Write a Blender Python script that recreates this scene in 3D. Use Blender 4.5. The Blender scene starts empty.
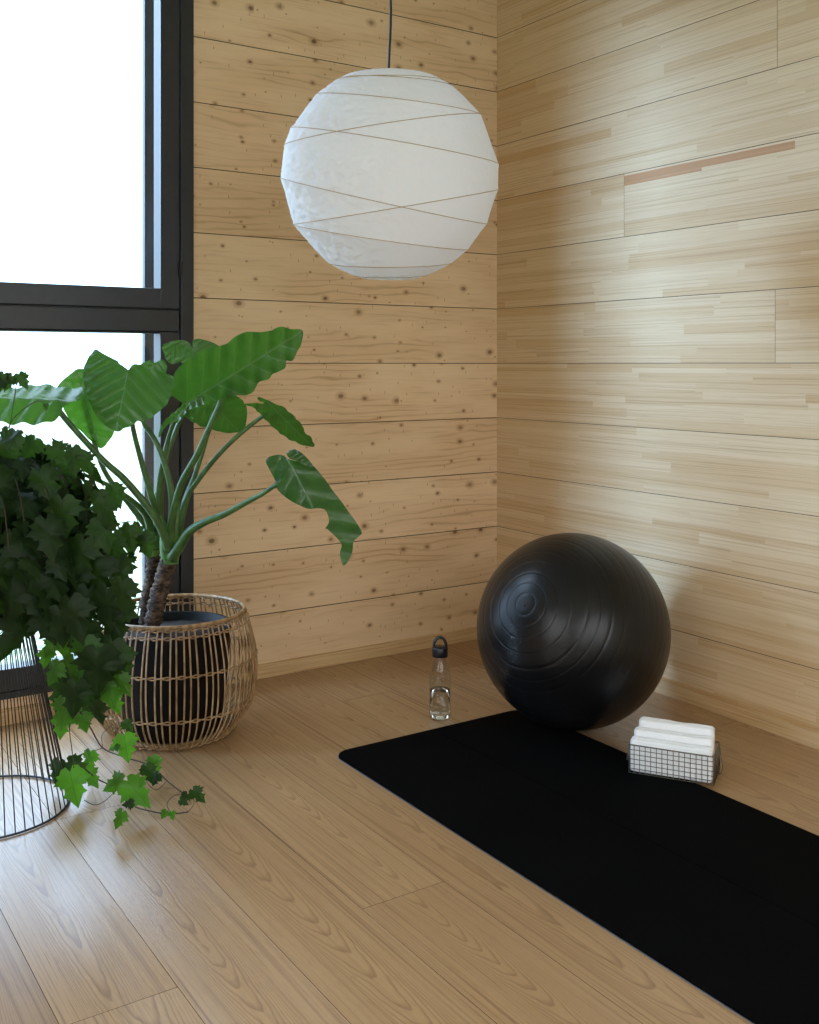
import bpy, bmesh, math, random
from mathutils import Vector, Matrix, noise as mnoise
from mathutils.geometry import delaunay_2d_cdt
random.seed(7)
scn = bpy.context.scene
COL = scn.collection
PI = math.pi

# ------------------------------------------------------------------ camera
F, CX, HY, H = 1040.0, 409.5, 364.0, 1.2
FWD = Vector((.5519, .8339, 0)); RIGHT = Vector((.8339, -.5519, 0)); UP = Vector((0, 0, 1))
CAM = Vector((-2.847, -3.597, H))
cd = bpy.data.cameras.new('camera'); cam = bpy.data.objects.new('camera', cd); COL.objects.link(cam)
cd.sensor_fit = 'HORIZONTAL'; cd.sensor_width = 36; cd.lens = 36 * F / 819
cd.shift_x = 0; cd.shift_y = (HY - 512) / 819 ; cd.clip_start = .05
cam.location = CAM
cam.rotation_euler = (PI / 2, 0, -math.atan2(FWD.x, FWD.y))
scn.camera = cam

# ------------------------------------------------------------------ light and exposure
WORLD_STRENGTH = 3.7
WORLD_ZENITH = 12.5
SUN_STRENGTH = 9.0
EXPOSURE = 0.0
w = bpy.data.worlds.new('overcast_sky'); scn.world = w; w.use_nodes = True
wn = w.node_tree.nodes['Background']
wn.inputs[0].default_value = (.80, .89, 1.0, 1)            # overcast sky, brighter towards the zenith
_t = w.node_tree.nodes.new('ShaderNodeTexCoord'); _s = w.node_tree.nodes.new('ShaderNodeSeparateXYZ')
_m = w.node_tree.nodes.new('ShaderNodeMapRange'); _l = w.node_tree.links
_l.new(_t.outputs['Generated'], _s.inputs[0]); _l.new(_s.outputs[2], _m.inputs[0])
_m.inputs[3].default_value = WORLD_STRENGTH; _m.inputs[4].default_value = WORLD_ZENITH
_l.new(_m.outputs[0], wn.inputs[1])
_c = w.node_tree.nodes.new('ShaderNodeMix'); _c.data_type = 'RGBA'      # cooler sky beyond the big window, warmer behind the house
_r = w.node_tree.nodes.new('ShaderNodeMapRange'); _r.inputs[1].default_value = -.3; _r.inputs[2].default_value = .6
_l.new(_s.outputs[1], _r.inputs[0]); _l.new(_r.outputs[0], _c.inputs[0])
_c.inputs[6].default_value = (.72, .71, .735, 1); _c.inputs[7].default_value = (.60, .82, 1.15, 1)
_l.new(_c.outputs[2], wn.inputs[0])
sd = bpy.data.lights.new('hazy_sun', 'SUN'); sd.energy = SUN_STRENGTH; sd.angle = math.radians(19)
sd.color = (.37, .61, 1.0)
so = bpy.data.objects.new('hazy_sun', sd); COL.objects.link(so)
sdir = Vector((1, -.40, -.24)).normalized()
so.rotation_euler = sdir.to_track_quat('-Z', 'Y').to_euler(); so.location = (-6, 3, 4)
YF0 = -5.6
def portal(name, loc, rot, sx, sy):
    l = bpy.data.lights.new(name, 'AREA'); l.shape = 'RECTANGLE'; l.size = sx; l.size_y = sy
    l.cycles.is_portal = True
    o = bpy.data.objects.new(name, l); COL.objects.link(o); o.location = loc; o.rotation_euler = rot
portal('window_portal', (-2.70, .16, 1.55), (-PI / 2, 0, 0), 2.6, 2.9)
portal('fill_window_portal', (-2.3, YF0 - .12, 1.5), (PI / 2, 0, 0), 3.6, 2.5)
portal('side_window_portal', (-4.44, -3.4, 1.5), (0, -PI / 2, 0), 2.3, 2.4)
scn.view_settings.view_transform = 'Standard'; scn.view_settings.look = 'None'
scn.view_settings.exposure = EXPOSURE; scn.view_settings.gamma = 1; scn.view_settings.use_curve_mapping = False

# ------------------------------------------------------------------ helpers
def ray(x, y): return FWD + RIGHT * ((x - CX) / F) + UP * ((HY - y) / F)
def at(x, y, Y): return CAM + ray(x, y) * Y          # a point seen there, Y metres into the room
def on_floor(x, y, z=0):
    r = ray(x, y); return CAM + r * ((z - H) / r.z)

def link(name, bm, mat=None, parent=None, smooth=False):
    me = bpy.data.meshes.new(name); bm.to_mesh(me); bm.free()
    o = bpy.data.objects.new(name, me); COL.objects.link(o)
    if mat:
        for m in (mat if isinstance(mat, (list, tuple)) else [mat]): me.materials.append(m)
    if smooth:
        for p in me.polygons: p.use_smooth = True
    if parent:
        o.parent = parent; o.matrix_parent_inverse = Matrix.Translation(parent.location).inverted()
    return o
def tag(o, label=None, cat=None, group=None, kind=None):
    if label: o['label'] = label
    if cat: o['category'] = cat
    if group: o['group'] = group
    if kind: o['kind'] = kind
    return o
def empty(name, loc, label, cat, group=None):
    o = bpy.data.objects.new(name, None); COL.objects.link(o); o.location = loc; o.empty_display_size = .1
    return tag(o, label, cat, group)
def struct(name, bm, mat, smooth=False): return tag(link(name, bm, mat, None, smooth), kind='structure')

def box(bm, x0, x1, y0, y1, z0, z1, bev=0):
    r = bmesh.ops.create_cube(bm, size=1)
    vs = r['verts']
    for v in vs:
        v.co = Vector((x0 + (v.co.x + .5) * (x1 - x0), y0 + (v.co.y + .5) * (y1 - y0), z0 + (v.co.z + .5) * (z1 - z0)))
    if bev:
        es = {e for v in vs for e in v.link_edges}
        bmesh.ops.bevel(bm, geom=list(es), offset=bev, segments=2, affect='EDGES', profile=.5)
def catmull(pts, n=6, closed=False):
    out = []; N = len(pts); rng = range(N) if closed else range(N - 1)
    for i in rng:
        g = lambda k: pts[k % N] if closed else pts[max(0, min(N - 1, k))]
        p0, p1, p2, p3 = g(i - 1), g(i), g(i + 1), g(i + 2)
        for j in range(n):
            t = j / n
            out.append(tuple(.5 * (2 * b + (c - a) * t + (2 * a - 5 * b + 4 * c - d) * t * t + (3 * b - a - 3 * c + d) * t ** 3)
                             for a, b, c, d in zip(p0, p1, p2, p3)))
    if not closed: out.append(tuple(pts[-1]))
    return out
def tube(bm, pts, rad, seg=8, closed=False, cap=True):
    pts = [Vector(p) for p in pts]; n = len(pts)
    R = rad if isinstance(rad, (list, tuple)) else [rad] * n
    rings = []; up = None
    for i, p in enumerate(pts):
        a = pts[(i - 1) % n] if closed or i else pts[0]
        b = pts[(i + 1) % n] if closed or i < n - 1 else pts[-1]
        t = (b - a).normalized()
        if up is None: up = t.orthogonal().normalized()
        u = (up - t * up.dot(t))
        u = u.normalized() if u.length > 1e-5 else t.orthogonal().normalized()
        up = u; v = t.cross(u)
        rings.append([bm.verts.new(p + (u * math.cos(2 * PI * k / seg) + v * math.sin(2 * PI * k / seg)) * R[i]) for k in range(seg)])
    m = n if closed else n - 1
    for i in range(m):
        A, B = rings[i], rings[(i + 1) % n]
        for k in range(seg):
            bm.faces.new((A[k], A[(k + 1) % seg], B[(k + 1) % seg], B[k]))
    if not closed and cap:
        bm.faces.new(rings[0][::-1]); bm.faces.new(rings[-1])
def ring_pts(c, r, n=64, z=None):
    return [Vector((c[0] + r * math.cos(2 * PI * k / n), c[1] + r * math.sin(2 * PI * k / n), c[2] if z is None else z)) for k in range(n)]
def lathe(bm, prof, c=(0, 0, 0), seg=48):
    rings = []
    for r, z in prof:
        if r < 1e-6: rings.append([bm.verts.new((c[0], c[1], c[2] + z))])
        else: rings.append([bm.verts.new((c[0] + r * math.cos(2 * PI * k / seg), c[1] + r * math.sin(2 * PI * k / seg), c[2] + z)) for k in range(seg)])
    for A, B in zip(rings, rings[1:]):
        for k in range(seg):
            k2 = (k + 1) % seg
            if len(A) == 1 and len(B) == 1: continue
            if len(A) == 1: bm.faces.new((A[0], B[k2], B[k]))
            elif len(B) == 1: bm.faces.new((A[k], A[k2], B[0]))
            else: bm.faces.new((A[k], A[k2], B[k2], B[k]))
    bmesh.ops.recalc_face_normals(bm, faces=bm.faces)

# ------------------------------------------------------------------ node helper
class S:
    def __init__(s, mt, sock): s.m = mt; s.s = sock
    def _o(s, op, b=None, rev=False, c=None):
        n = s.m.nt.nodes.new('ShaderNodeMath'); n.operation = op
        args = [s, b] if not rev else [b, s]
        if c is not None: args.append(c)
        for i, a in enumerate(args):
            if a is None: continue
            if isinstance(a, S): s.m.nt.links.new(a.s, n.inputs[i])
            else: n.inputs[i].default_value = a
        return S(s.m, n.outputs[0])
    def __add__(s, b): return s._o('ADD', b)
    __radd__ = __add__
    def __mul__(s, b): return s._o('MULTIPLY', b)
    __rmul__ = __mul__
    def __sub__(s, b): return s._o('SUBTRACT', b)
    def __rsub__(s, b): return s._o('SUBTRACT', b, True)
    def __truediv__(s, b): return s._o('DIVIDE', b)
    def abs(s): return s._o('ABSOLUTE')
    def fract(s): return s._o('FRACT')
    def floor(s): return s._o('FLOOR')
    def sin(s): return s._o('SINE')
    def pow(s, b): return s._o('POWER', b)
    def lt(s, b): return s._o('LESS_THAN', b)
    def gt(s, b): return s._o('GREATER_THAN', b)
    def min(s, b): return s._o('MINIMUM', b)
    def max(s, b): return s._o('MAXIMUM', b)
    def smooth(s, a, b):                     # smoothstep from a to b -> 0..1
        n = s.m.nt.nodes.new('ShaderNodeMapRange'); n.interpolation_type = 'SMOOTHSTEP'
        s.m.nt.links.new(s.s, n.inputs[0]); n.inputs[1].default_value = a; n.inputs[2].default_value = b
        return S(s.m, n.outputs[0])
class Mat:
    def __init__(s, name):
        s.mat = bpy.data.materials.new(name); s.mat.use_nodes = True; s.nt = s.mat.node_tree
        s.b = s.nt.nodes['Principled BSDF']; s.out = s.nt.nodes['Material Output']
    def node(s, t, **kw):
        n = s.nt.nodes.new(t)
        for k, v in kw.items(): setattr(n, k, v)
        return n
    def put(s, sock, v):
        if isinstance(v, S): s.nt.links.new(v.s, sock)
        else: sock.default_value = v
    def uv(s):
        n = s.node('ShaderNodeTexCoord'); sp = s.node('ShaderNodeSeparateXYZ'); s.nt.links.new(n.outputs['UV'], sp.inputs[0])
        return S(s, sp.outputs[0]), S(s, sp.outputs[1])
    def obj(s):
        n = s.node('ShaderNodeTexCoord'); sp = s.node('ShaderNodeSeparateXYZ'); s.nt.links.new(n.outputs['Object'], sp.inputs[0])
        return tuple(S(s, sp.outputs[i]) for i in range(3))
    def attr(s, name):
        n = s.node('ShaderNodeAttribute'); n.attribute_name = name; return S(s, n.outputs['Fac'])
    def vec(s, x, y=0., z=0.):
        n = s.node('ShaderNodeCombineXYZ')
        for i, a in enumerate((x, y, z)): s.put(n.inputs[i], a)
        return S(s, n.outputs[0])
    def noise(s, v, scale=1., detail=3., rough=.5, dist=0.):
        n = s.node('ShaderNodeTexNoise'); s.nt.links.new(v.s, n.inputs['Vector'])
        n.inputs['Scale'].default_value = scale; n.inputs['Detail'].default_value = detail
        n.inputs['Roughness'].default_value = rough; n.inputs['Distortion'].default_value = dist
        return S(s, n.outputs[0])
    def voro(s, v, scale=1., rnd=1.):
        n = s.node('ShaderNodeTexVoronoi', voronoi_dimensions='2D'); s.nt.links.new(v.s, n.inputs['Vector']); n.inputs['Scale'].default_value = scale
        n.inputs['Randomness'].default_value = rnd
        sp = s.node('ShaderNodeSeparateColor'); s.nt.links.new(n.outputs['Color'], sp.inputs[0])
        return S(s, n.outputs['Distance']), S(s, sp.outputs[0]), S(s, sp.outputs[1])
    def mix(s, f, a, b):
        n = s.node('ShaderNodeMix', data_type='RGBA')
        s.put(n.inputs[0], f)
        for sock, v in ((n.inputs[6], a), (n.inputs[7], b)):
            if isinstance(v, S): s.nt.links.new(v.s, sock)
            else: sock.default_value = (*v, 1)
        return S(s, n.outputs[2])
    def col(s, v):
        if isinstance(v, S): s.nt.links.new(v.s, s.b.inputs['Base Color'])
        else: s.b.inputs['Base Color'].default_value = (*v, 1)
        return s
    def rough(s, v): s.put(s.b.inputs['Roughness'], v); return s
    def set(s, **kw):
        for k, v in kw.items(): s.put(s.b.inputs[k.replace('_', ' ')], v)
        return s
    def bump(s, h, strength=.3, dist=.002):
        n = s.node('ShaderNodeBump'); n.inputs['Strength'].default_value = strength; n.inputs['Distance'].default_value = dist
        s.nt.links.new(h.s, n.inputs['Height']); s.nt.links.new(n.outputs[0], s.b.inputs['Normal']); return s

def srgb(r, g, b):
    f = lambda c: (c / 255 / 12.92) if c / 255 <= .04045 else ((c / 255 + .055) / 1.055) ** 2.4
    return (f(r), f(g), f(b))
def plain(name, c, rough=.5, nscale=60, namp=.12, **kw):
    m = Mat(name); x, y, z = m.obj()
    n = m.noise(m.vec(x, y, z), nscale, 3)
    m.col(m.mix(n.smooth(.3, .7), tuple(a * (1 - namp) for a in c), tuple(min(1, a * (1 + namp)) for a in c)))
    m.rough(rough).set(**kw); return m.mat

# ------------------------------------------------------------------ wood materials (UV = metres along / across the board)
def mat_spruce():
    m = Mat('spruce_boards'); u, v = m.uv(); t = m.attr('tone')
    wob = m.noise(m.vec(u * 1.6, v * 7, t * 40), 1, 3)
    f = (v * 38 + wob * 5 + t * 13)
    line = (f.fract() - .5).abs() * 2                          # soft growth rings
    ring = line.smooth(.55, 1.0)
    fine = m.noise(m.vec(u * 5, v * 240, t * 9), 1, 4)
    cloud = m.noise(m.vec(u * 2.2, v * 9, t * 31), 1, 3)
    c = m.mix(cloud.smooth(.3, .7), srgb(234, 204, 166), srgb(222, 188, 148))
    c = m.mix(ring * cloud.smooth(.42, .72) * .5, c, srgb(163, 118, 76))
    c = m.mix(fine.smooth(.52, .8) * .35, c, srgb(164, 124, 85))
    c = m.mix((t * 57.3).fract() * .18, c, srgb(178, 140, 98))
    d, ra, rb = m.voro(m.vec(u + t * 37, v * 1.35 + t * 19), 7.5)
    dn = d + (m.noise(m.vec(u, v, 1.), 70, 2) - .5) * .03
    R = ra.pow(1.6) * .085 + .018
    k = 1 - (dn / R).smooth(.55, 1.1)
    halo = (1 - (dn / (R * 2.6)).smooth(.35, 1.0)) * .45
    c = m.mix(halo, c, srgb(170, 124, 80))
    c = m.mix(k * (rb * .4 + .42), c, srgb(96, 62, 38))
    d2, r2, _ = m.voro(m.vec(u * 2.2 + t * 53, v * .55 + t * 7), 13)         # narrow upright flecks
    fl = (1 - (d2).smooth(.035, .06)) * r2.gt(.55)
    c = m.mix(fl * .55, c, srgb(128, 86, 52))
    m.col(c).rough(.55).set(Specular_IOR_Level=.3)
    m.bump(fine * .5 + ring * -.4 - k * .5, .25, .001); return m.mat
def mat_lamella():
    m = Mat('laminated_log_wall'); u, v = m.uv(); t = m.attr('tone')
    warp = m.noise(m.vec(u * 1.2, v * 8, t * 50), 1, 2)
    g = m.noise(m.vec(u * 1.0, v * 170 + warp * 4, t * 97), 1, 5, .6)
    g2 = m.noise(m.vec(u * 9, v * 420, t * 17), 1, 3)
    c = m.mix(t.smooth(0, 1.2), srgb(216, 190, 152), srgb(198, 162, 116))
    c = m.mix(t.gt(1.5), c, srgb(184, 134, 86))
    c = m.mix(g.smooth(.47, .72) * .5, c, srgb(164, 120, 76))
    c = m.mix(g2.smooth(.5, .8) * .25, c, srgb(152, 116, 80))
    c = m.mix(g.smooth(.2, .45)._o('SUBTRACT', 1.)._o('MULTIPLY', -.35), c, srgb(226, 208, 178))
    m.col(c).rough(.5).set(Specular_IOR_Level=.35)
    m.bump(g * .6 + g2 * .4, .3, .0012); return m.mat
def mat_oak():
    m = Mat('oak_floor'); u, v = m.uv(); t = m.attr('tone')
    cen = (t * 7.7).fract() * .10 - .05
    sgn = (t * 3.3).fract()
    vv = (v + cen)
    n1 = m.noise(m.vec(u * 1.5, v * 5, t * 70), 1, 4, .55)
    n2 = m.noise(m.vec(u * 14, v * 26, t * 20), 1, 3)
    f = vv * vv * 2200 * (sgn * .8 + .5) + u * ((t * 5.1).fract() * 12 + 3) + n1 * 7 + n2 * .5 + t * 10
    line = f.fract()
    ring = line.smooth(.5, .9) * (1 - line.smooth(.9, 1.0))
    edge = (vv.abs()).smooth(.03, .085)
    straight = m.noise(m.vec(u * 1.1, v * 150, t * 33), 1, 4, .6)
    pore = m.noise(m.vec(u * 22, v * 520, t * 11), 1, 2)
    c = m.mix((t * 11.9).fract() * .8, srgb(180, 146, 106), srgb(162, 128, 90))
    c = m.mix(ring * (1 - edge * .9) * .55, c, srgb(112, 76, 46))
    c = m.mix(straight.smooth(.45, .72) * (edge * .6 + .3), c, srgb(120, 84, 52))
    c = m.mix(pore.smooth(.56, .72) * .3, c, srgb(108, 74, 46))
    m.col(c).rough(.24 + straight * .10).set(Specular_IOR_Level=.75)
    m.bump(ring * -.5 - pore.smooth(.5, .75) * .6 - straight * .4, .22, .001); return m.mat
SPRUCE, LAMELLA, OAK = mat_spruce(), mat_lamella(), mat_oak()
M_GAP = plain('board_gap', srgb(70, 48, 30), .9)
M_TRIM = Mat('spruce_trim')
_u, _v, _z = M_TRIM.obj()
_g = M_TRIM.noise(M_TRIM.vec(_u * 3, _v * 3, _z * 160), 1, 4)
M_TRIM.col(M_TRIM.mix(_g.smooth(.35, .7), srgb(208, 176, 130), srgb(186, 148, 102))).rough(.5)
M_TRIM = M_TRIM.mat
M_PAINT = plain('white_plaster', srgb(222, 218, 208), .8, 30, .03)
M_FRAME = plain('charcoal_frame_lacquer', srgb(36, 37, 40), .38, 40, .1)

def boards(name, origin, ud, vd, rects, mats, g=.0012, dep=.0035, flip=False, gu=.0006):
    """One mesh of boards lying in a plane; each rect = (u0,u1,v0,v1,[cells]), cell = (u0,u1,v0,v1,tone)."""
    bm = bmesh.new(); uvl = bm.loops.layers.uv.new('UVMap'); tl = bm.faces.layers.float.new('tone')
    ud, vd, o = Vector(ud), Vector(vd), Vector(origin); n = ud.cross(vd)
    if flip: n = -n
    def face(ps, tone, mi):
        f = bm.faces.new([bm.verts.new(o + ud * a + vd * b - n * c) for a, b, c in ps])
        f[tl] = tone; f.material_index = mi
        for l, (a, b, c) in zip(f.loops, ps): l[uvl].uv = (a, b)
        return f
    for (u0, u1, v0, v1, cells) in rects:
        for (a, b, c, d, t) in cells:
            a2, b2, c2, d2 = max(a, u0 + gu), min(b, u1 - gu), max(c, v0 + g), min(d, v1 - g)
            f = face([(a2, c2, 0), (b2, c2, 0), (b2, d2, 0), (a2, d2, 0)], t, 0)
            vc = (v0 + v1) / 2
            for l, (x, y) in zip(f.loops, [(a2, c2), (b2, c2), (b2, d2), (a2, d2)]): l[uvl].uv = (x, y - vc)
        q = [(u0 + gu, v0 + g), (u1 - gu, v0 + g), (u1 - gu, v1 - g), (u0 + gu, v1 - g)]
        k = [(u0, v0), (u1, v0), (u1, v1), (u0, v1)]
        for i in range(4):
            j = (i + 1) % 4
            face([(*q[i], 0), (*q[j], 0), (*k[j], dep), (*k[i], dep)], .5, 1)
    bmesh.ops.recalc_face_normals(bm, faces=bm.faces)
    # make sure the boards look into the room
    for f in bm.faces:
        if f.normal.dot(n) < 0: f.normal_flip()
    return bm
def slab(bm, x0, x1, y0, y1, z0, z1, mi):
    r = bmesh.ops.create_cube(bm, size=1)
    for v in r['verts']:
        v.co = Vector((x0 + (v.co.x + .5) * (x1 - x0), y0 + (v.co.y + .5) * (y1 - y0), z0 + (v.co.z + .5) * (z1 - z0)))
    for f in {f for v in r['verts'] for f in v.link_faces}: f.material_index = mi

# ------------------------------------------------------------------ room
XL, YF, ZC = -4.4, -5.6, 3.2         # left wall, wall behind the camera, ceiling
YB, XR = .035, .022                   # faces of back wall and right wall
P = .2406
WX0, WX1 = -4.05, -1.400              # window opening in the back wall
# floor: oak boards running along y
rects = []; fr = random.Random(3)
known = {-6: -1.68, -3: -1.63, -5: -.801}
for k in range(-16, 5):
    x0 = -1.006 + .2215 * k; x1 = x0 + .2215
    x0, x1 = max(x0, XL - .1), min(x1, .05)
    if x1 <= x0 + .01: continue
    j = known.get(k, fr.uniform(-5.0, -3.4) if k in (-4, -2, -1) else fr.uniform(-3, -.2))
    ys = [-3.05 - .12 * abs(k)] if k in (-4, -2, -1) else [j + 2.2 * q for q in range(-3, 4)]
    ys = [max(YF - .1, min(.1, y)) for y in ys]; ys = sorted(set([YF - .1] + ys + [.1]))
    for a, b in zip(ys, ys[1:]):
        if b - a < .02: continue
        t = fr.random(); rects.append((-b, -a, x0, x1, [(-b, -a, x0, x1, t)]))
bm = boards('floor', (0, 0, 0), (0, -1, 0), (1, 0, 0), rects, None, .0007, .002)
slab(bm, XL - .1, .05, YF - .1, .1, -.15, -.0019, 1)
struct('floor', bm, [OAK, M_GAP])
# back wall: log boards right of and left of the window, lintel boards above it
rects = []; br = random.Random(11)
for k in range(0, 14):
    z0, z1 = k * P, min((k + 1) * P, ZC)
    if z1 <= z0: continue
    t = br.random(); rects.append((WX1, .1, z0, z1, [(WX1, .1, z0, z1, t)]))
    rects.append((XL - .1, WX0, z0, z1, [(XL - .1, WX0, z0, z1, br.random())]))
rects.append((WX0, WX1, 2.98, ZC, [(WX0, WX1, 2.98, ZC, .4)]))
rects.append((WX0, WX1, 0, .085, [(WX0, WX1, 0, .085, .6)]))
bm = boards('wall_back', (0, YB, 0), (1, 0, 0), (0, 0, 1), rects, None, .0016, .004, flip=False)
slab(bm, WX1, .2, YB + .0039, YB + .2, 0, ZC, 1); slab(bm, XL - .2, WX0, YB + .0039, YB + .2, 0, ZC, 1)
slab(bm, WX0, WX1, YB + .0039, YB + .2, 2.98, ZC, 1); slab(bm, WX0, WX1, YB + .0039, YB + .2, 0, .085, 1)
struct('wall_back', bm, [SPRUCE, M_GAP])
# right wall: laminated logs made of short lamellae, coordinate u = -y
rects = []; rr = random.Random(21)
for k in range(0, 14):
    z0, z1 = k * P, min((k + 1) * P, ZC)
    if z1 <= z0: continue
    joints = {7: [.744], 9: [1.433], 5: [1.425]}.get(k, [rr.uniform(1.9, 3.2)])
    us = [-.05] + joints + [joints[-1] + 2.6, 5.7]
    for a, b in zip(us, us[1:]):
        if b <= a: continue
        cells = []; nl = rr.choice([7, 8, 9])
        hs = [rr.uniform(.6, 1.4) for _ in range(nl)]; s = sum(hs); z = z0
        for h in hs:
            zz = z + h / s * (z1 - z0); uu = a - rr.uniform(0, .6)
            while uu < b:
                L = rr.uniform(.25, 1.1); t = .75 * rr.random() ** 1.4
                if rr.random() < .05: t = min(1, t + .4)
                if min(uu + L, b) > max(uu, a): cells.append((max(uu, a), min(uu + L, b), z, zz, t))
                uu += L
            z = zz
        if k == 7 and .7 < a < 1:                       # the long reddish lamella at the top of this board
            cells = [(c[0], c[1], c[2], min(c[3], z1 - .047), c[4]) for c in cells if c[2] < z1 - .05] + [(1.50, b, z1 - .047, z1, .3)] + \
                    [(a, 1.12, z1 - .047, z1 - .0085, 2.2), (1.12, 1.50, z1 - .035, z1 - .0085, 2.0), (a, 1.50, z1 - .0085, z1, .2), (1.12, 1.50, z1 - .047, z1 - .035, .3)]
            cells.sort(key=lambda c: c[2])
        rects.append((a, b, z0, z1, cells))
bm = boards('wall_right', (XR, 0, 0), (0, -1, 0), (0, 0, 1), rects, None, .0010, .004)
slab(bm, XR + .0039, XR + .2, YF - .1, .2, 0, ZC, 1)
struct('wall_right', bm, [LAMELLA, M_GAP])
# unseen rest of the room
bm = bmesh.new()
for y0, y1, z0, z1 in ((-5.7, -4.6, 0, ZC), (-2.2, .2, 0, ZC), (-4.6, -2.2, 0, .3), (-4.6, -2.2, 2.7, ZC)):
    box(bm, XL - .15, XL, y0, y1, z0, z1)
struct('wall_left', bm, M_TRIM)
bm = bmesh.new()
for x0, x1, z0, z1 in ((XL - .1, -4.1, 0, ZC), (-.5, .2, 0, ZC), (-4.1, -.5, 0, .25), (-4.1, -.5, 2.75, ZC)): box(bm, x0, x1, YF - .15, YF, z0, z1)
struct('wall_front', bm, M_TRIM)
bm = bmesh.new(); box(bm, XL - .15, .2, YF - .15, .2, ZC, ZC + .1); struct('ceiling', bm, M_PAINT)
# baseboards with a small bevel
bm = bmesh.new(); box(bm, XL, XR, .020, YB + .002, 0, .052, .0015); struct('baseboard_back', bm, M_TRIM)
bm = bmesh.new(); box(bm, -.002, XR + .002, YF, .022, 0, .056, .0015); struct('baseboard_right', bm, M_TRIM)

# ------------------------------------------------------------------ windows
def mat_glass(name='window_glass', tint=(.97, .99, .98)):
    m = Mat(name); tr = m.node('ShaderNodeBsdfTransparent'); tr.inputs[0].default_value = (*tint, 1)
    gl = m.node('ShaderNodeBsdfGlossy'); gl.inputs['Roughness'].default_value = .02
    lw = m.node('ShaderNodeLayerWeight'); lw.inputs[0].default_value = .5
    fr_ = (S(m, lw.outputs['Facing']).pow(5.0) * .9 + .03).s.node
    mx = m.node('ShaderNodeMixShader')
    m.nt.links.new(fr_.outputs[0], mx.inputs[0]); m.nt.links.new(tr.outputs[0], mx.inputs[1]); m.nt.links.new(gl.outputs[0], mx.inputs[2])
    m.nt.links.new(mx.outputs[0], m.out.inputs[0]); return m.mat
GLASS = mat_glass()
M_FRAME_IN = plain('charcoal_sash_lacquer', srgb(40, 41, 44), .36, 40, .1)
M_RUBBER = plain('black_gasket', (.01, .01, .01), .6)
M_STEEL = plain('brushed_steel', (.6, .6, .6), .3, 90, .1, Metallic=1.0)
wroot = bpy.data.objects.new('window_1', None); COL.objects.link(wroot); wroot.location = (-2.73, YB, .085); tag(wroot, kind='structure')
FY = YB - .012
bm = bmesh.new()                        # outer casing, 50 mm face
Z0, Z1 = .085, 2.98
box(bm, WX1 - .049, WX1, FY, YB + .08, Z0, Z1, .002)
box(bm, WX0, WX0 + .05, FY, YB + .08, Z0, Z1, .002)
box(bm, WX0 + .05, WX1 - .049, FY, YB + .19, Z1 - .05, Z1, .002)
box(bm, WX0 + .05, WX1 - .049, FY, YB + .19, Z0, Z0 + .022, .002)
box(bm, -2.76, -2.70, FY, YB + .17, Z0 + .02, Z1 - .05, .002)
box(bm, WX0 + .05, -2.76, FY + .002, YB + .07, 1.3175, 1.394, .002)
box(bm, -2.70, WX1 - .056, FY + .002, YB + .07, 1.3175, 1.394, .002)
box(bm, WX0 + .05, -2.76, FY + .03, YB + .07, 1.312, 1.41, .002)
box(bm, -2.70, WX1 - .056, FY + .03, YB + .07, 1.312, 1.41, .002)
link('window_frame', bm, M_FRAME, wroot)
def sash(x0, x1, z0, z1, wl, wr, wb, wt):
    s = bmesh.new(); y0, y1 = FY + .004, FY + .075
    box(s, x0, x0 + wl, y0, y1, z0, z1, .003); box(s, x1 - wr, x1, y0, y1, z0, z1, .003)
    box(s, x0 + wl - .002, x1 - wr + .002, y0 + .0006, y1, z0, z0 + wb, .003)
    box(s, x0 + wl - .002, x1 - wr + .002, y0 + .0006, y1, z1 - wt, z1, .003)
    o = link('sash', s, M_FRAME_IN, wroot)
    g = bmesh.new(); box(g, x0 + wl - .004, x1 - wr + .004, y0 + .032, y0 + .038, z0 + wb - .004, z1 - wt + .004)
    p = link('pane', g, GLASS, o)
    return o
sash(-2.697, WX1 - .054, 1.400, Z1 - .052, .072, .072, .073, .07)
sash(-2.697, WX1 - .054, Z0 + .024, 1.316, .072, .072, .075, .006)
sash(WX0 + .055, -2.763, 1.400, Z1 - .052, .072, .072, .073, .07)
sash(WX0 + .055, -2.763, Z0 + .024, 1.316, .072, .072, .075, .006)
bm = bmesh.new(); tube(bm, [(WX1 - .051, FY - .004, 1.515), (WX1 - .051, FY - .004, 1.575)], .006, 10)
box(bm, WX1 - .060, WX1 - .044, FY - .004, FY + .004, 1.520, 1.570, .001); link('hinge', bm, M_RUBBER, wroot)
# glimpsed beyond the glass: outer facade post with its tiny round screw cover
bm = bmesh.new(); box(bm, -1.500, -1.456, .27, .30, -.1, 3.1, .002); struct('trim_1', bm, plain('grey_outer_post', srgb(72, 74, 78), .5))
bm = bmesh.new(); box(bm, WX0, WX1, YB + .20, .48, .02, .06, .003); struct('trim_2', bm, plain('pale_metal_sill', srgb(150, 155, 160), .4))
# window in the left wall, out of the photo, that lights the room
wr2 = bpy.data.objects.new('window_2', None); COL.objects.link(wr2); wr2.location = (XL - .07, -3.4, .3); tag(wr2, kind='structure')
bm = bmesh.new()
for y0, y1, z0, z1 in ((-4.6, -4.53, .3, 2.7), (-2.27, -2.2, .3, 2.7), (-4.53, -2.27, .3, .37), (-4.53, -2.27, 2.63, 2.7), (-3.44, -3.36, .37, 2.63)):
    box(bm, XL - .12, XL - .02, y0, y1, z0, z1, .002)
link('window_frame', bm, M_FRAME, wr2)
bm = bmesh.new(); box(bm, XL - .075, XL - .069, -4.53, -2.27, .37, 2.63); link('pane', bm, GLASS, wr2)
wr3 = bpy.data.objects.new('fill_window_3', None); COL.objects.link(wr3); wr3.location = (-2.3, YF - .07, .25); tag(wr3, kind='structure')  # unseen window added behind the camera to give the room fill light
bm = bmesh.new()
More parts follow.
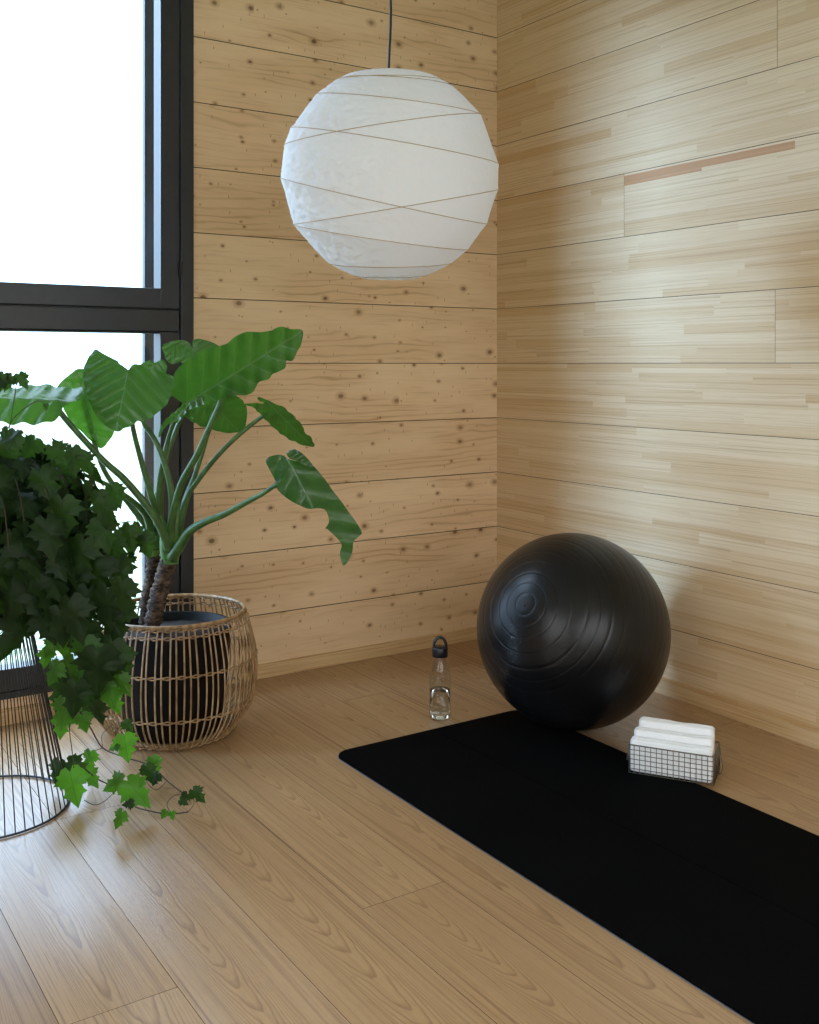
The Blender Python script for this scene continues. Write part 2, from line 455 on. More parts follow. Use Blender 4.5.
for x0, x1, z0, z1 in ((-4.1, -4.03, .25, 2.75), (-.57, -.5, .25, 2.75), (-4.03, -.57, .25, .32), (-4.03, -.57, 2.68, 2.75), (-2.34, -2.26, .32, 2.68)):
    box(bm, x0, x1, YF - .12, YF - .02, z0, z1, .002)
link('window_frame', bm, M_FRAME, wr3)
bm = bmesh.new(); box(bm, -4.03, -.57, YF - .075, YF - .069, .32, 2.68); link('pane', bm, GLASS, wr3)
# ground outside
m = Mat('frosted_grass'); x, y, z = m.obj()
g = m.noise(m.vec(x, y, z), 9, 6, .7)
m.col(m.mix(g.smooth(.35, .65), (.09, .16, .08), (.32, .36, .30))).rough(.9)
bm = bmesh.new(); box(bm, -30, 30, .5, 45, -.6, -.3); box(bm, -30, XL - .2, -20, .5, -.6, -.3); box(bm, XL - .2, 30, -20, YF - .2, -.6, -.3)
struct('ground', bm, m.mat)

# ------------------------------------------------------------------ exercise mat
m = Mat('black_mat_rubber'); x, y, z = m.obj()
n = m.noise(m.vec(x, y, z), 420, 2); n2 = m.noise(m.vec(x, y, z), 5, 4)
m.col(m.mix(n2.smooth(.3, .7), (.0010, .0010, .0011), (.0016, .0016, .0017))).rough(.9).set(Specular_IOR_Level=.05); m.bump(n, .35, .0006)
MX0, MX1, MY0, MY1 = -1.283, -.531, -2.75, -.803
def rounded(bm, x0, x1, y0, y1, r, z0, z1, mi_side=0):
    pts = []
    for cx, cy, a0 in ((x1 - r, y1 - r, 0), (x0 + r, y1 - r, 90), (x0 + r, y0 + r, 180), (x1 - r, y0 + r, 270)):
        for k in range(9):
            a = math.radians(a0 + k * 90 / 8); pts.append((cx + r * math.cos(a), cy + r * math.sin(a)))
    A = [bm.verts.new((*p, z0)) for p in pts]; B = [bm.verts.new((*p, z1)) for p in pts]
    bm.faces.new(A[::-1]); bm.faces.new(B)
    for i in range(len(pts)):
        j = (i + 1) % len(pts); bm.faces.new((A[i], A[j], B[j], B[i]))
mroot = empty('exercise_mat', (-.9, -1.8, 0), 'black rubber exercise mat with rounded corners lying flat on the oak floor', 'mat')
bm = bmesh.new(); xm = -.907
rounded(bm, MX0, MX1, MY0, MY1, .055, .0022, .0062); link('top_layer', bm, m.mat, mroot)
bm = bmesh.new(); rounded(bm, MX0 - .0015, MX1 + .0015, MY0 - .0015, MY1 + .0015, .056, .0002, .0022)
b_ = link('bottom_layer', bm, plain('grey_mat_backing', srgb(96, 98, 102), .8), mroot); tag(b_, 'grey bottom layer')
bm = bmesh.new(); box(bm, xm - .0012, xm + .0012, MY0 + .02, MY1 - .05, .0060, .00635); link('alignment_line', bm, plain('mat_line', (.001, .001, .001), 1.0, Specular_IOR_Level=0.0), mroot)

# ------------------------------------------------------------------ exercise ball
R = .3160; BC = Vector((-.501, -1.028, R + .0064))
m = Mat('black_ball_rubber'); x, y, z = m.obj()
n = m.noise(m.vec(x, y, z), 300, 3); n2 = m.noise(m.vec(x, y, z), 6, 4)
m.col(m.mix(n2.smooth(.3, .7), (.005, .005, .0052), (.0075, .0075, .008))).rough(.25 + n2 * .10).set(Specular_IOR_Level=.32); m.bump(n, .12, .0006)
bm = bmesh.new()
v0 = (CAM - BC).normalized(); rx = FWD.cross(UP).normalized(); ux = rx.cross(v0 * -1)
sx, sy = -166 / 345, 89 / 345
pole = (rx * sx + rx.cross(-v0).normalized() * -sy * -1 + v0 * math.sqrt(1 - sx * sx - sy * sy)).normalized()
if pole.z < v0.z: pass
e1 = pole.orthogonal().normalized(); e2 = pole.cross(e1)
grooves = [6.2, 12.5, 19.5, 27.5, 36, 43, 50, 58, 64, 70, 76, 82, 88, 94, 100, 106, 112, 118, 125, 132, 140, 150, 160, 168, 174]
ang = sorted(set([0.0, 180.0] + [round(i * 2.0, 2) for i in range(1, 90)] + [round(g_ + d, 2) for g_ in grooves for d in (-.32, -.16, 0, .16, .32)]))
rings = []
for a in ang:
    d = min(abs(a - g_) for g_ in grooves); rr_ = R - (.0005 * max(0, 1 - d / .3)) * (1 if a < 52 else .5)
    ar = math.radians(a)
    if a in (0.0, 180.0): rings.append([bm.verts.new(pole * rr_ * math.cos(ar))])
    else: rings.append([bm.verts.new(pole * rr_ * math.cos(ar) + (e1 * math.cos(2 * PI * k / 160) + e2 * math.sin(2 * PI * k / 160)) * rr_ * math.sin(ar)) for k in range(160)])
for A, B in zip(rings, rings[1:]):
    for k in range(160):
        k2 = (k + 1) % 160
        if len(A) == 1: bm.faces.new((A[0], B[k], B[k2]))
        elif len(B) == 1: bm.faces.new((A[k2], A[k], B[0]))
        else: bm.faces.new((A[k2], A[k], B[k], B[k2]))
bmesh.ops.recalc_face_normals(bm, faces=bm.faces)
ball = link('exercise_ball', bm, m.mat, None, True); ball.location = BC
tag(ball, 'large black rubber exercise ball with concentric grooves, resting at the far end of the mat', 'exercise ball')
bm = bmesh.new(); lathe(bm, [(0, 0), (.006, 0), (.0075, .0012), (.006, .0024), (0, .0026)], (0, 0, 0), 20)
pl = link('valve_plug', bm, M_RUBBER); pl.parent = ball
pl.matrix_local = Matrix.Translation(pole * (R - .0008)) @ pole.to_track_quat('Z', 'Y').to_matrix().to_4x4()

# ------------------------------------------------------------------ water bottle
bp = on_floor(440.0, 719.0); bp.z = 0
broot = empty('water_bottle', bp, 'clear water bottle half full, black loop cap, standing beside the mat corner', 'bottle')
M_CLEAR = mat_glass('clear_bottle_plastic', (.97, .98, .98))
m = Mat('water'); m.col((.96, .99, 1)).rough(0.).set(Transmission_Weight=1.0, IOR=1.33); M_WATER = m.mat
outer = [(0, .002), (.020, .0015), (.031, .003), (.0348, .008), (.0358, .016), (.0358, .118), (.0352, .135), (.0335, .155), (.030, .175), (.0262, .193), (.0238, .206), (.0232, .216)]
inner = [(r_ - .0012 if r_ > .01 else r_, z_ + .0022) for r_, z_ in outer[:-1]] + [(.0220, .216)]
inner[0] = (0, .0045)
bm = bmesh.new(); lathe(bm, outer + inner[::-1], bp, 40); link('bottle_body', bm, M_CLEAR, broot, True)
wl = [(0, .0047), (.018, .0047), (.0292, .0072), (.0332, .011), (.0343, .019), (.0343, .100), (.0335, .1006), (0, .1003)]
bm = bmesh.new(); lathe(bm, wl, bp, 40); tag(link('water', bm, M_WATER, broot, True), 'water filling the lower half')
M_CAP = plain('black_cap_plastic', (.010, .010, .012), .35)
bm = bmesh.new(); lathe(bm, [(0, .212), (.0262, .212), (.0270, .2135), (.0270, .242), (.0258, .2445), (0, .2450)], bp, 36)
cap = link('cap', bm, M_CAP, broot, True)
bm = bmesh.new(); pts = []
for k in range(25):
    a = PI * k / 24; pts.append(bp + RIGHT * (math.cos(a) * .0205) + UP * (.247 + math.sin(a) * .029))
pts = [bp + RIGHT * .0205 + UP * .236] + pts + [bp - RIGHT * .0205 + UP * .236]
tube(bm, pts, .0052, 10)
for v in bm.verts:                            # loop is a flat strap, wider than thick
    d = v.co - bp; k = d.dot(FWD); v.co += FWD * k * .9
lp = link('loop_handle', bm, M_CAP, cap, True)

# ------------------------------------------------------------------ wire basket with towels
A0 = on_floor(628.6, 774.8); A0.z = 0; A1 = on_floor(713.5, 788.5); A1.z = 0
bu = (A1 - A0).normalized(); BL = (A1 - A0).length; bv = Vector((-bu.y, bu.x, 0)); BD = .125; BH = .082; ZB = .0068
def bp3(a, b, z): return A0 + bu * a + bv * b + UP * (z + ZB)
wb = empty('wire_basket', bp3(BL / 2, BD / 2, 0), 'small rectangular metal wire basket on the mat edge holding folded white towels', 'basket')
M_WIRE = plain('dull_bronze_wire', srgb(112, 104, 92), .38, 80, .15, Metallic=.85)
r_ = .0011
bm = bmesh.new(); nx, nz, nd = 15, 6, 8
for i in range(nx + 1):
    a = BL * i / nx
    for b in (0, BD): tube(bm, [bp3(a, b, r_), bp3(a, b, BH)], r_, 6)
for j in range(1, nz):
    z_ = BH * j / nz
    for b in (0, BD): tube(bm, [bp3(0, b, z_), bp3(BL, b, z_)], r_, 6)
for i in range(1, nd):
    b = BD * i / nd
    for a in (0, BL): tube(bm, [bp3(a, b, r_), bp3(a, b, BH)], r_, 6)
for j in range(1, nz):
    z_ = BH * j / nz
    for a in (0, BL): tube(bm, [bp3(a, 0, z_), bp3(a, BD, z_)], r_, 6)
link('side_mesh', bm, M_WIRE, wb, True)
bm = bmesh.new()
for i in range(nx + 1): tube(bm, [bp3(BL * i / nx, 0, r_), bp3(BL * i / nx, BD, r_)], r_, 6)
for i in range(nd + 1): tube(bm, [bp3(0, BD * i / nd, r_ * 1.6), bp3(BL, BD * i / nd, r_ * 1.6)], r_, 6)
link('bottom_mesh', bm, M_WIRE, wb, True)
bm = bmesh.new(); tube(bm, [bp3(0, 0, BH), bp3(BL, 0, BH), bp3(BL, BD, BH), bp3(0, BD, BH)], .0018, 8, True); link('rim', bm, M_WIRE, wb, True)
for side in (0, 1):
    bm = bmesh.new(); a = BL + .003 if side else -.003; s = 1 if side else -1
    hp = [bp3(a, BD * .2, BH * .96), bp3(a + s * .005, BD * .2, BH * .55), bp3(a + s * .010, BD * .28, BH * .28), bp3(a + s * .010, BD * .72, BH * .28), bp3(a + s * .005, BD * .8, BH * .55), bp3(a, BD * .8, BH * .96)]
    tube(bm, [Vector(p) for p in catmull([tuple(p) for p in hp], 5)], .0016, 8)
    link('handle', bm, M_WIRE, wb, True)
m = Mat('white_terry'); x, y, z = m.obj()
n = m.noise(m.vec(x, y, z), 500, 3); n2 = m.noise(m.vec(x, y, z), 90, 2)
m.col((.86, .86, .86)).rough(.95).set(Specular_IOR_Level=.1, Sheen_Weight=.3); m.bump(n + n2 * .5, .7, .002); M_TOWEL = m.mat
def towel(b0, thick, h, a0, a1, seed, label):
    """A towel folded over twice: a spiral section swept along the basket."""
    rnd = random.Random(seed); bm = bmesh.new(); layers = 4; t = thick / layers
    prof = []
    # outline of a folded stack standing on its fold: rounded top, small creases between layers
    n = 10
    for i in range(layers):                               # bottom, left to right
        pass
    top = []
    for i in range(2):
        c = b0 + thick * (i + .5) / 2; rad = thick / 4
        for k in range(n + 1):
            a = PI - PI * k / n; top.append((c + rad * math.cos(a) * .98, h - rad * .75 - rnd.uniform(0, .001) + rad * .75 * math.sin(a) - (.0045 if k in (0, n) and (i, k) in ((0, n), (1, 0)) else 0) - i * 0))
    zs = [h - thick / 4 - j * (h - thick / 4 - .006) / 8 for j in range(1, 9)]
    right = [(b0 + thick - .0006 * (j % 2), z_) for j, z_ in enumerate(zs)]
    left = [(b0 + .0006 * (j % 2), z_) for j, z_ in enumerate(reversed(zs))]
    prof = top + right + [(b0 + thick - .003, .0045), (b0 + .003, .0045)] + left
    N = 30; rings = []
    for q in range(N + 1):
        s = q / N; a = a0 + (a1 - a0) * s
        e = min(s, 1 - s) * (a1 - a0); pinch = 1 - .16 * max(0, 1 - e / .008) ** 2
        cb = b0 + thick / 2; ch = h / 2
        ring = []
        for (b, z_) in prof:
            nz_ = mnoise.noise(Vector((a * 22, b * 30, z_ * 22 + seed * 3))) * .0022
            ring.append(bm.verts.new(bp3(a, cb + (b - cb) * pinch + nz_ * .4, ch + (z_ - ch) * (1 - (1 - pinch) * .35) + (nz_ if z_ > h * .4 else 0))))
        rings.append(ring)
    for A, B in zip(rings, rings[1:]):
        for k in range(len(prof)):
            bm.faces.new((A[k], A[(k + 1) % len(prof)], B[(k + 1) % len(prof)], B[k]))
    bm.faces.new(rings[0]); bm.faces.new(rings[-1][::-1]); bmesh.ops.recalc_face_normals(bm, faces=bm.faces)
    o = link('folded_towel', bm, M_TOWEL, None, True)
    c = bp3((a0 + a1) / 2, b0 + thick / 2, .004); o.data.transform(Matrix.Translation(-c)); o.location = c
    return tag(o, label, 'towel', 'folded white towels in the wire basket')
towel(.0030, .040, .098, .004, BL - .005, 1, 'folded white towel at the front of the wire basket, lowest of the three')
towel(.0440, .038, .114, .006, BL - .008, 2, 'folded white towel in the middle of the wire basket')
towel(.0830, .038, .132, .012, BL - .012, 3, 'folded white towel at the back of the wire basket, standing highest')

# ------------------------------------------------------------------ paper lantern
LC = at(389.8, 176.0, 2.9); LR = 108.8 / F * 2.9
lroot = empty('paper_lantern', LC, 'large round white paper lantern with thin bamboo ribs hanging on a black cord', 'pendant lamp')
def lz(py): return (175.5 - py / 1.0) / 108.8
# each rib: heights (units of the radius) where it meets the left and right outline
def zo(zy): return (176.0 - (50 + zy / 3.4125)) / 108.8
ribs = [(.883, .883), (zo(98), zo(122)), (zo(150), zo(218)), (zo(325), zo(218)), (zo(265), zo(390)),
        (zo(435), zo(598)), (zo(600), zo(478)), (zo(600), zo(690)), (zo(740), zo(738)), (-.955, -.95)]
planes = []
for a, b in ribs:
    a = max(-.99, min(.99, a)); b = max(-.99, min(.99, b))
    pL = Vector((-math.sqrt(1 - a * a), 0, a)); pR = Vector((math.sqrt(1 - b * b), 0, b))
    d = (pR - pL).normalized(); nrm = Vector((-d.z, -.17 * d.x + .012 * math.sin(len(planes) * 2.1), d.x)).normalized(); planes.append((nrm, nrm.dot(pL)))
rot = Matrix((RIGHT, FWD, UP)).transposed()              # lantern axes: x = right, y = away
m = Mat('white_rice_paper'); x, y, z = m.obj()
cr = m.noise(m.vec(x, y, z), 9, 5, .6, .8); fib = m.noise(m.vec(x, y, z), 70, 3)
m.col((.93, .92, .95)).rough(.6).set(Specular_IOR_Level=.25)
m.bump(cr + fib * .12, .55, .02)
tl_ = m.node('ShaderNodeBsdfTranslucent'); tl_.inputs[0].default_value = (.96, .95, .93, 1)
mx = m.node('ShaderNodeMixShader'); mx.inputs[0].default_value = .40
m.nt.links.new(m.b.outputs[0], mx.inputs[1]); m.nt.links.new(tl_.outputs[0], mx.inputs[2]); m.nt.links.new(mx.outputs[0], m.out.inputs[0])
bm = bmesh.new(); NT, NP = 190, 280; zt, zb = .885, -.965; rings = []
for i in range(NT + 1):
    th0, th1 = math.acos(zt), math.acos(zb); th = th0 + (th1 - th0) * i / NT
    ring = []
    for k in range(NP):
        ph = 2 * PI * k / NP; d = Vector((math.sin(th) * math.cos(ph), math.sin(th) * math.sin(ph), math.cos(th)))
        ds = sorted((d.dot(nn) - dd) for nn, dd in planes)
        ab = [q for q in ds if q >= 0]; be = [-q for q in ds if q < 0]
        u_, l_ = (min(ab) if ab else .02), (min(be) if be else .02)
        gap = u_ + l_; sag = u_ * l_ / max(gap, 1e-4) * 4 / max(gap, 1e-4) * min(gap, .4) ** 2 * .19
        leftness = max(0, -d.x - .05 - .3 * d.y)
        cr_ = -abs(mnoise.fractal(d * 6.5, .75, 2.2, 5)) * .032 * (.08 + min(1, leftness * 1.6))
        ring.append(bm.verts.new(rot @ (Vector((d.x, d.y, d.z * .965)) * LR * (1.003 - sag + cr_))))
    rings.append(ring)
for A, B in zip(rings, rings[1:]):
    for k in range(NP): bm.faces.new((A[k], B[k], B[(k + 1) % NP], A[(k + 1) % NP]))
sh = link('paper_shade', bm, m.mat, None, True); sh.parent = lroot
M_BAMBOO = plain('bamboo_rib', srgb(176, 148, 108), .5); bm = bmesh.new()
for nn, dd in planes:
    c = nn * dd; r2 = math.sqrt(max(.001, 1 - dd * dd)); a_ = nn.orthogonal().normalized(); b_ = nn.cross(a_)
    tube(bm, [rot @ (Matrix.Diagonal((1, 1, .965)) @ ((c + (a_ * math.cos(2 * PI * k / 90) + b_ * math.sin(2 * PI * k / 90)) * r2) * LR * 1.0035)) for k in range(90)], .0010, 6, True)
o = link('rib', bm, M_BAMBOO, None, True); o.parent = lroot
bm = bmesh.new(); M_WHITEWIRE = plain('white_wire', (.75, .75, .75), .4)
zt_, rt_ = LR * .885 * .965, LR * .466
tube(bm, ring_pts((0, 0, zt_), rt_, 60), .0015, 6, True); tube(bm, ring_pts((0, 0, -LR * .931), LR * .262, 60), .0015, 6, True)
for s in (-1, 1):
    tube(bm, [Vector((s * rt_, 0, zt_)), Vector((s * .03, 0, zt_ + .004)), Vector((s * .012, 0, zt_ + .012)), Vector((0, 0, zt_ + .018))], .0013, 6)
    tube(bm, [Vector((s * .05, 0, zt_)), Vector((s * .06, 0, 0)), Vector((s * .05, 0, -LR * .931 - .002))], .0013, 6)
tube(bm, [Vector((-LR * .26, 0, -LR * .932)), Vector((LR * .26, 0, -LR * .932))], .0015, 6)
o = link('wire_holder', bm, M_WHITEWIRE, None, True); o.parent = lroot
bm = bmesh.new(); lathe(bm, [(0, .0), (.018, .0), (.02, -.01), (.02, -.06), (.016, -.066), (0, -.066)], (0, 0, zt_ - .01), 24)
o = link('lamp_socket', bm, M_CAP, None, True); o.parent = lroot
bm = bmesh.new(); lathe(bm, [(.012, -.07), (.014, -.085), (.028, -.115), (.030, -.13), (.024, -.152), (0, -.16)], (0, 0, zt_ - .01), 24)
o = link('bulb', bm, M_PAINT, None, True); o.parent = lroot
cp = []
for i in range(30):
    s = i / 29; z_ = zt_ - .01 + s * (ZC - LC.z - zt_ + .01)
    cp.append(rot @ Vector((.0035 * math.sin(z_ * 17) * (1 - s), 0, z_)) + Vector((0, 0, 0)))
bm = bmesh.new(); tube(bm, cp, .0036, 8); o = link('cord', bm, M_CAP, None, True); o.parent = lroot
bm = bmesh.new(); lathe(bm, [(0, 0), (.045, 0), (.045, -.02), (.035, -.035), (0, -.037)], (0, 0, ZC - LC.z), 30)
o = link('ceiling_cup', bm, M_CAP, None, True); o.parent = lroot

# ------------------------------------------------------------------ leaf materials
def mat_leaf(name, c0, c1, vein, transl, tcol, rough=.32, spec=.5, lat_k=1.0, bmp=.45):
    m = Mat(name); u, v = m.uv()            # u along midrib 0..1, v across (fractions of the length)
    x, y, z = m.obj(); n = m.noise(m.vec(x, y, z), 26, 4)
    av = v.abs(); ph = ((u - av * .75) * 4.6 + n * .35).fract()
    lat = 1 - (ph - .5).abs().smooth(.015, .075)
    mid = 1 - av.smooth(.006, .016)
    vn = (lat * (.6 * lat_k)).max(mid)
    c = m.mix(n.smooth(.3, .7), c0, c1); c = m.mix(vn * .8, c, vein)
    m.col(c).rough(rough).set(Specular_IOR_Level=spec)
    puff = ((ph - .5).abs() * 2).pow(.7) * (-.7 * lat_k)
    m.bump(puff + m.noise(m.vec(x, y, z), 60, 3) * .6 - mid * .5, bmp, .004)
    t = m.node('ShaderNodeBsdfTranslucent'); cc = m.mix(vn * .8, tcol, tuple(a * .4 for a in tcol)); m.nt.links.new(cc.s, t.inputs[0])
    mx = m.node('ShaderNodeMixShader'); mx.inputs[0].default_value = transl
    m.nt.links.new(m.b.outputs[0], mx.inputs[1]); m.nt.links.new(t.outputs[0], mx.inputs[2]); m.nt.links.new(mx.outputs[0], m.out.inputs[0])
    return m.mat
L_MAIN = mat_leaf('alocasia_leaf', (.012, .052, .008), (.022, .080, .012), (.10, .20, .07), .26, (.15, .42, .03), .27, .6)
M_PET = plain('petiole_green', (.055, .125, .028), .4, 30, .25)
M_PET2 = plain('sheath_green', (.09, .20, .04), .45, 30, .3)

def z1(pts): return [(60 + x / 5.85, 320 + y / 5.85) for x, y in pts]
def z2(pts): return [(160 + x / 5.119, 310 + y / 5.119) for x, y in pts]
def z3(pts): return [(230 + x / 5.12, 380 + y / 5.12) for x, y in pts]
def z4(pts): return [(x / 8.19, 360 + y / 8.19) for x, y in pts]
def blade(bm, outline, J, tip, Y, gx, gy, fold, droop, ruff=.003):
    """A leaf blade: real surface spanning its outline at depth Y, leaning by gx / gy metres per 100 px,
    folded along the midrib and drooping to its edges."""
    uvl = bm.loops.layers.uv.verify()
    J, tip = Vector(J), Vector(tip); ax = (tip - J); L = ax.length; ax /= L; pr = Vector((-ax.y, ax.x))
    ol = [Vector(p) for p in catmull(outline, 4, True)]
    nO = len(ol); xs = [p.x for p in ol]; ys = [p.y for p in ol]
    step = max(2.2, L / 26)
    def inside(p):
        c = False
        for i in range(nO):
            a, b = ol[i], ol[i - 1]
            if (a.y > p.y) != (b.y > p.y) and p.x < (b.x - a.x) * (p.y - a.y) / (b.y - a.y) + a.x: c = not c
        return c
    def edged(p): return min((p - q).length for q in ol)
    inn = []
    y_ = min(ys)
    while y_ < max(ys):
        x_ = min(xs)
        while x_ < max(xs):
            p = Vector((x_, y_))
            if inside(p) and edged(p) > step * .45: inn.append(p)
            x_ += step
        y_ += step
    co, ed, fa, *_ = delaunay_2d_cdt(ol + inn, [], [list(range(nO))], 1, 1e-4)
    p0 = at(J.x, J.y, Y); nrm = (at(J.x + 100, J.y, Y + gx) - p0).cross(at(J.x, J.y + 100, Y + gy) - p0).normalized()
    if nrm.dot(CAM - p0) < 0: nrm = -nrm
    sc = Y / F; vs = []
    for c in co:
        d = Vector(c) - J; a = d.dot(ax) / L; b = d.dot(pr) / L
        Yp = Y + gx * d.x / 100 + gy * d.y / 100
        p = at(c[0], c[1], Yp); e = min(1, edged(Vector(c)) / (L * .25))
        h = fold * abs(b) * L * sc - droop * (a * a * .6 + b * b) * L * sc + ruff * (1 - e) * math.sin(a * 31 + b * 17) \
            + .0009 * math.cos((a - .75 * abs(b)) * 4.6 * 2 * PI)
        vs.append((bm.verts.new(p + nrm * h), (a, b)))
    for f in fa:
        try: fc = bm.faces.new([vs[i][0] for i in f])
        except ValueError: continue
        for l, i in zip(fc.loops, f): l[uvl].uv = vs[i][1]
def petiole(bm, pts, w0, w1, Y0, Y1, base_w=None):
    """pts from the leaf to the crown, widths in px."""
    P_ = catmull(pts, 6); n = len(P_); out, rad = [], []
    for i, (x, y) in enumerate(P_):
        s = i / (n - 1); Y = Y0 + (Y1 - Y0) * s ** 1.0
        out.append(at(x, y, Y)); wd = w0 + (w1 - w0) * s ** 1.6
        rad.append(wd / 2 / F * Y)
    tube(bm, out, rad, 10)

# ------------------------------------------------------------------ rattan basket planter
KC = Vector((-1.603, -.322, 0)) - FWD * .018
kb = empty('rattan_basket', KC, 'round open-weave brown rattan basket on the floor in front of the window', 'basket')
M_RAT = Mat('rattan_cane'); x, y, z = M_RAT.obj(); n = M_RAT.noise(M_RAT.vec(x * 3, y * 3, z), 22, 4)
M_RAT.col(M_RAT.mix(n.smooth(.3, .7), srgb(178, 144, 102), srgb(128, 96, 62))).rough(.42).set(Specular_IOR_Level=.45); M_RAT = M_RAT.mat
prof = [(.178, .004), (.200, .020), (.226, .050), (.247, .085), (.261, .125), (.2675, .17), (.2685, .215), (.263, .27), (.252, .32), (.240, .362), (.228, .392)]
pf = catmull(prof, 4)
def rz(z_):
    for (r0, z0), (r1, z1_) in zip(pf, pf[1:]):
        if z0 <= z_ <= z1_: return r0 + (r1 - r0) * (z_ - z0) / (z1_ - z0)
    return pf[-1][0]
bm = bmesh.new(); NS = 76; kr = random.Random(5)
for k in range(NS):
    a = 2 * PI * k / NS + kr.uniform(-.006, .006); wob = kr.uniform(-.02, .02)
    tube(bm, [Vector((KC.x + r * math.cos(a + wob * s), KC.y + r * math.sin(a + wob * s), z_)) for s, (r, z_) in ((i / len(pf), q) for i, q in enumerate(pf))], .0027, 7)
link('cane_stakes', bm, M_RAT, kb, True)
def weave(z_, amp, name, rad=.0022):
    bm = bmesh.new()
    for ph in (0, 1):
        pts = []; n_ = NS * 6
        for k in range(n_):
            a = 2 * PI * k / n_; s = math.cos(a * NS / 2 + ph * PI)
            r = rz(z_) + s * amp; pts.append(Vector((KC.x + r * math.cos(a), KC.y + r * math.sin(a), z_ + math.sin(a * NS / 2 + ph * PI) * .0018 + (.002 if ph else -.002))))
        tube(bm, pts, rad, 6, True)
    return link(name, bm, M_RAT, kb, True)
weave(.385, .0046, 'rim_binding'); weave(.363, .0042, 'woven_ring'); weave(.250, .0042, 'woven_ring'); weave(.112, .0042, 'woven_ring'); weave(.012, .004, 'woven_ring')
bm = bmesh.new(); tube(bm, ring_pts(KC, .2275, 120, .394), .0062, 10, True); link('rim', bm, M_RAT, kb, True)
bm = bmesh.new(); lathe(bm, [(0, .002), (.176, .002), (.179, .006), (.176, .010), (0, .010)], KC, 60); link('base', bm, M_RAT, kb, True)

# black inner pot
pot = empty('plant_pot', KC + UP * .012, 'plain black plastic pot of soil standing inside the rattan basket', 'plant pot')
M_POT = plain('black_pot_plastic', (.003, .0032, .004), .55, Specular_IOR_Level=.2)
bm = bmesh.new(); lathe(bm, [(0, .012), (.150, .012), (.158, .02), (.186, .330), (.189, .345), (.186, .349), (.181, .345), (.178, .318), (0, .316)], KC, 72); link('pot_body', bm, M_POT, pot, True)
bm = bmesh.new(); lathe(bm, [(0, .3195), (.1765, .3195), (.1765, .317)], KC, 48)
for v in bm.verts: v.co.z += random.uniform(-.001, .004) if v.co.z > .318 else 0
link('soil', bm, plain('dark_soil', (.02, .014, .01), .95, 90, .5), pot, True)

# ------------------------------------------------------------------ alocasia
al = empty('alocasia_plant', KC + UP * .3195, 'tall plant with big glossy green heart-shaped leaves growing from two brown trunks', 'potted plant')
m = Mat('ringed_brown_bark'); x, y, z = m.obj()
n = m.noise(m.vec(x, y, z), 50, 5, .7); ringn = m.noise(m.vec(x * .3, y * .3, z), 120, 3)
m.col(m.mix((n * .6 + ringn * .4).smooth(.42, .62), (.028, .014, .007), (.16, .10, .062))).rough(.8); m.bump(n + ringn, 1.0, .01); M_BARK = m.mat
def trunk(pts, ws, Y):
    bm = bmesh.new(); P_ = catmull([(x, y, w_) for (x, y), w_ in zip(pts, ws)], 10)
    rs = [w_ / 2 / F * Y * (1 + .10 * math.sin(i * 2.6) + .05 * math.sin(i * 1.1)) for i, (_, _, w_) in enumerate(P_)]
    tube(bm, [at(x, y, Y) for x, y, _ in P_], rs, 16)
    for v in bm.verts:
        v.co += Vector((mnoise.noise(v.co * 60), mnoise.noise(v.co * 60 + Vector((9, 0, 0))), 0)) * .0035
    return link('trunk', bm, M_BARK, al, True)
trunk([(147, 640), (146, 622), (147, 600), (152, 575), (153, 552)], [14, 13, 13, 14, 13], 3.47)
trunk([(152, 645), (153, 626), (157, 602), (163, 580), (169, 560), (172, 548)], [17, 17, 17, 17, 16, 12], 3.41)
def sheath(pts, ws, Y):
    bm = bmesh.new(); P_ = catmull([(x, y, w_) for (x, y), w_ in zip(pts, ws)], 6)
    tube(bm, [at(x, y, Y) for x, y, _ in P_], [w_ / 2 / F * Y for _, _, w_ in P_], 14); link('sheath', bm, M_PET2, al, True)
sheath([(170, 563), (171, 552), (173, 535), (176, 515), (178, 500)], [17, 18, 15, 10, 4], 3.41)
sheath([(152, 556), (153, 545), (155, 525), (157, 508), (156, 492)], [14, 15, 12, 9, 3], 3.47)
sheath([(168, 558), (166, 545), (164, 528), (160, 516)], [14, 13, 8, 3], 3.40)
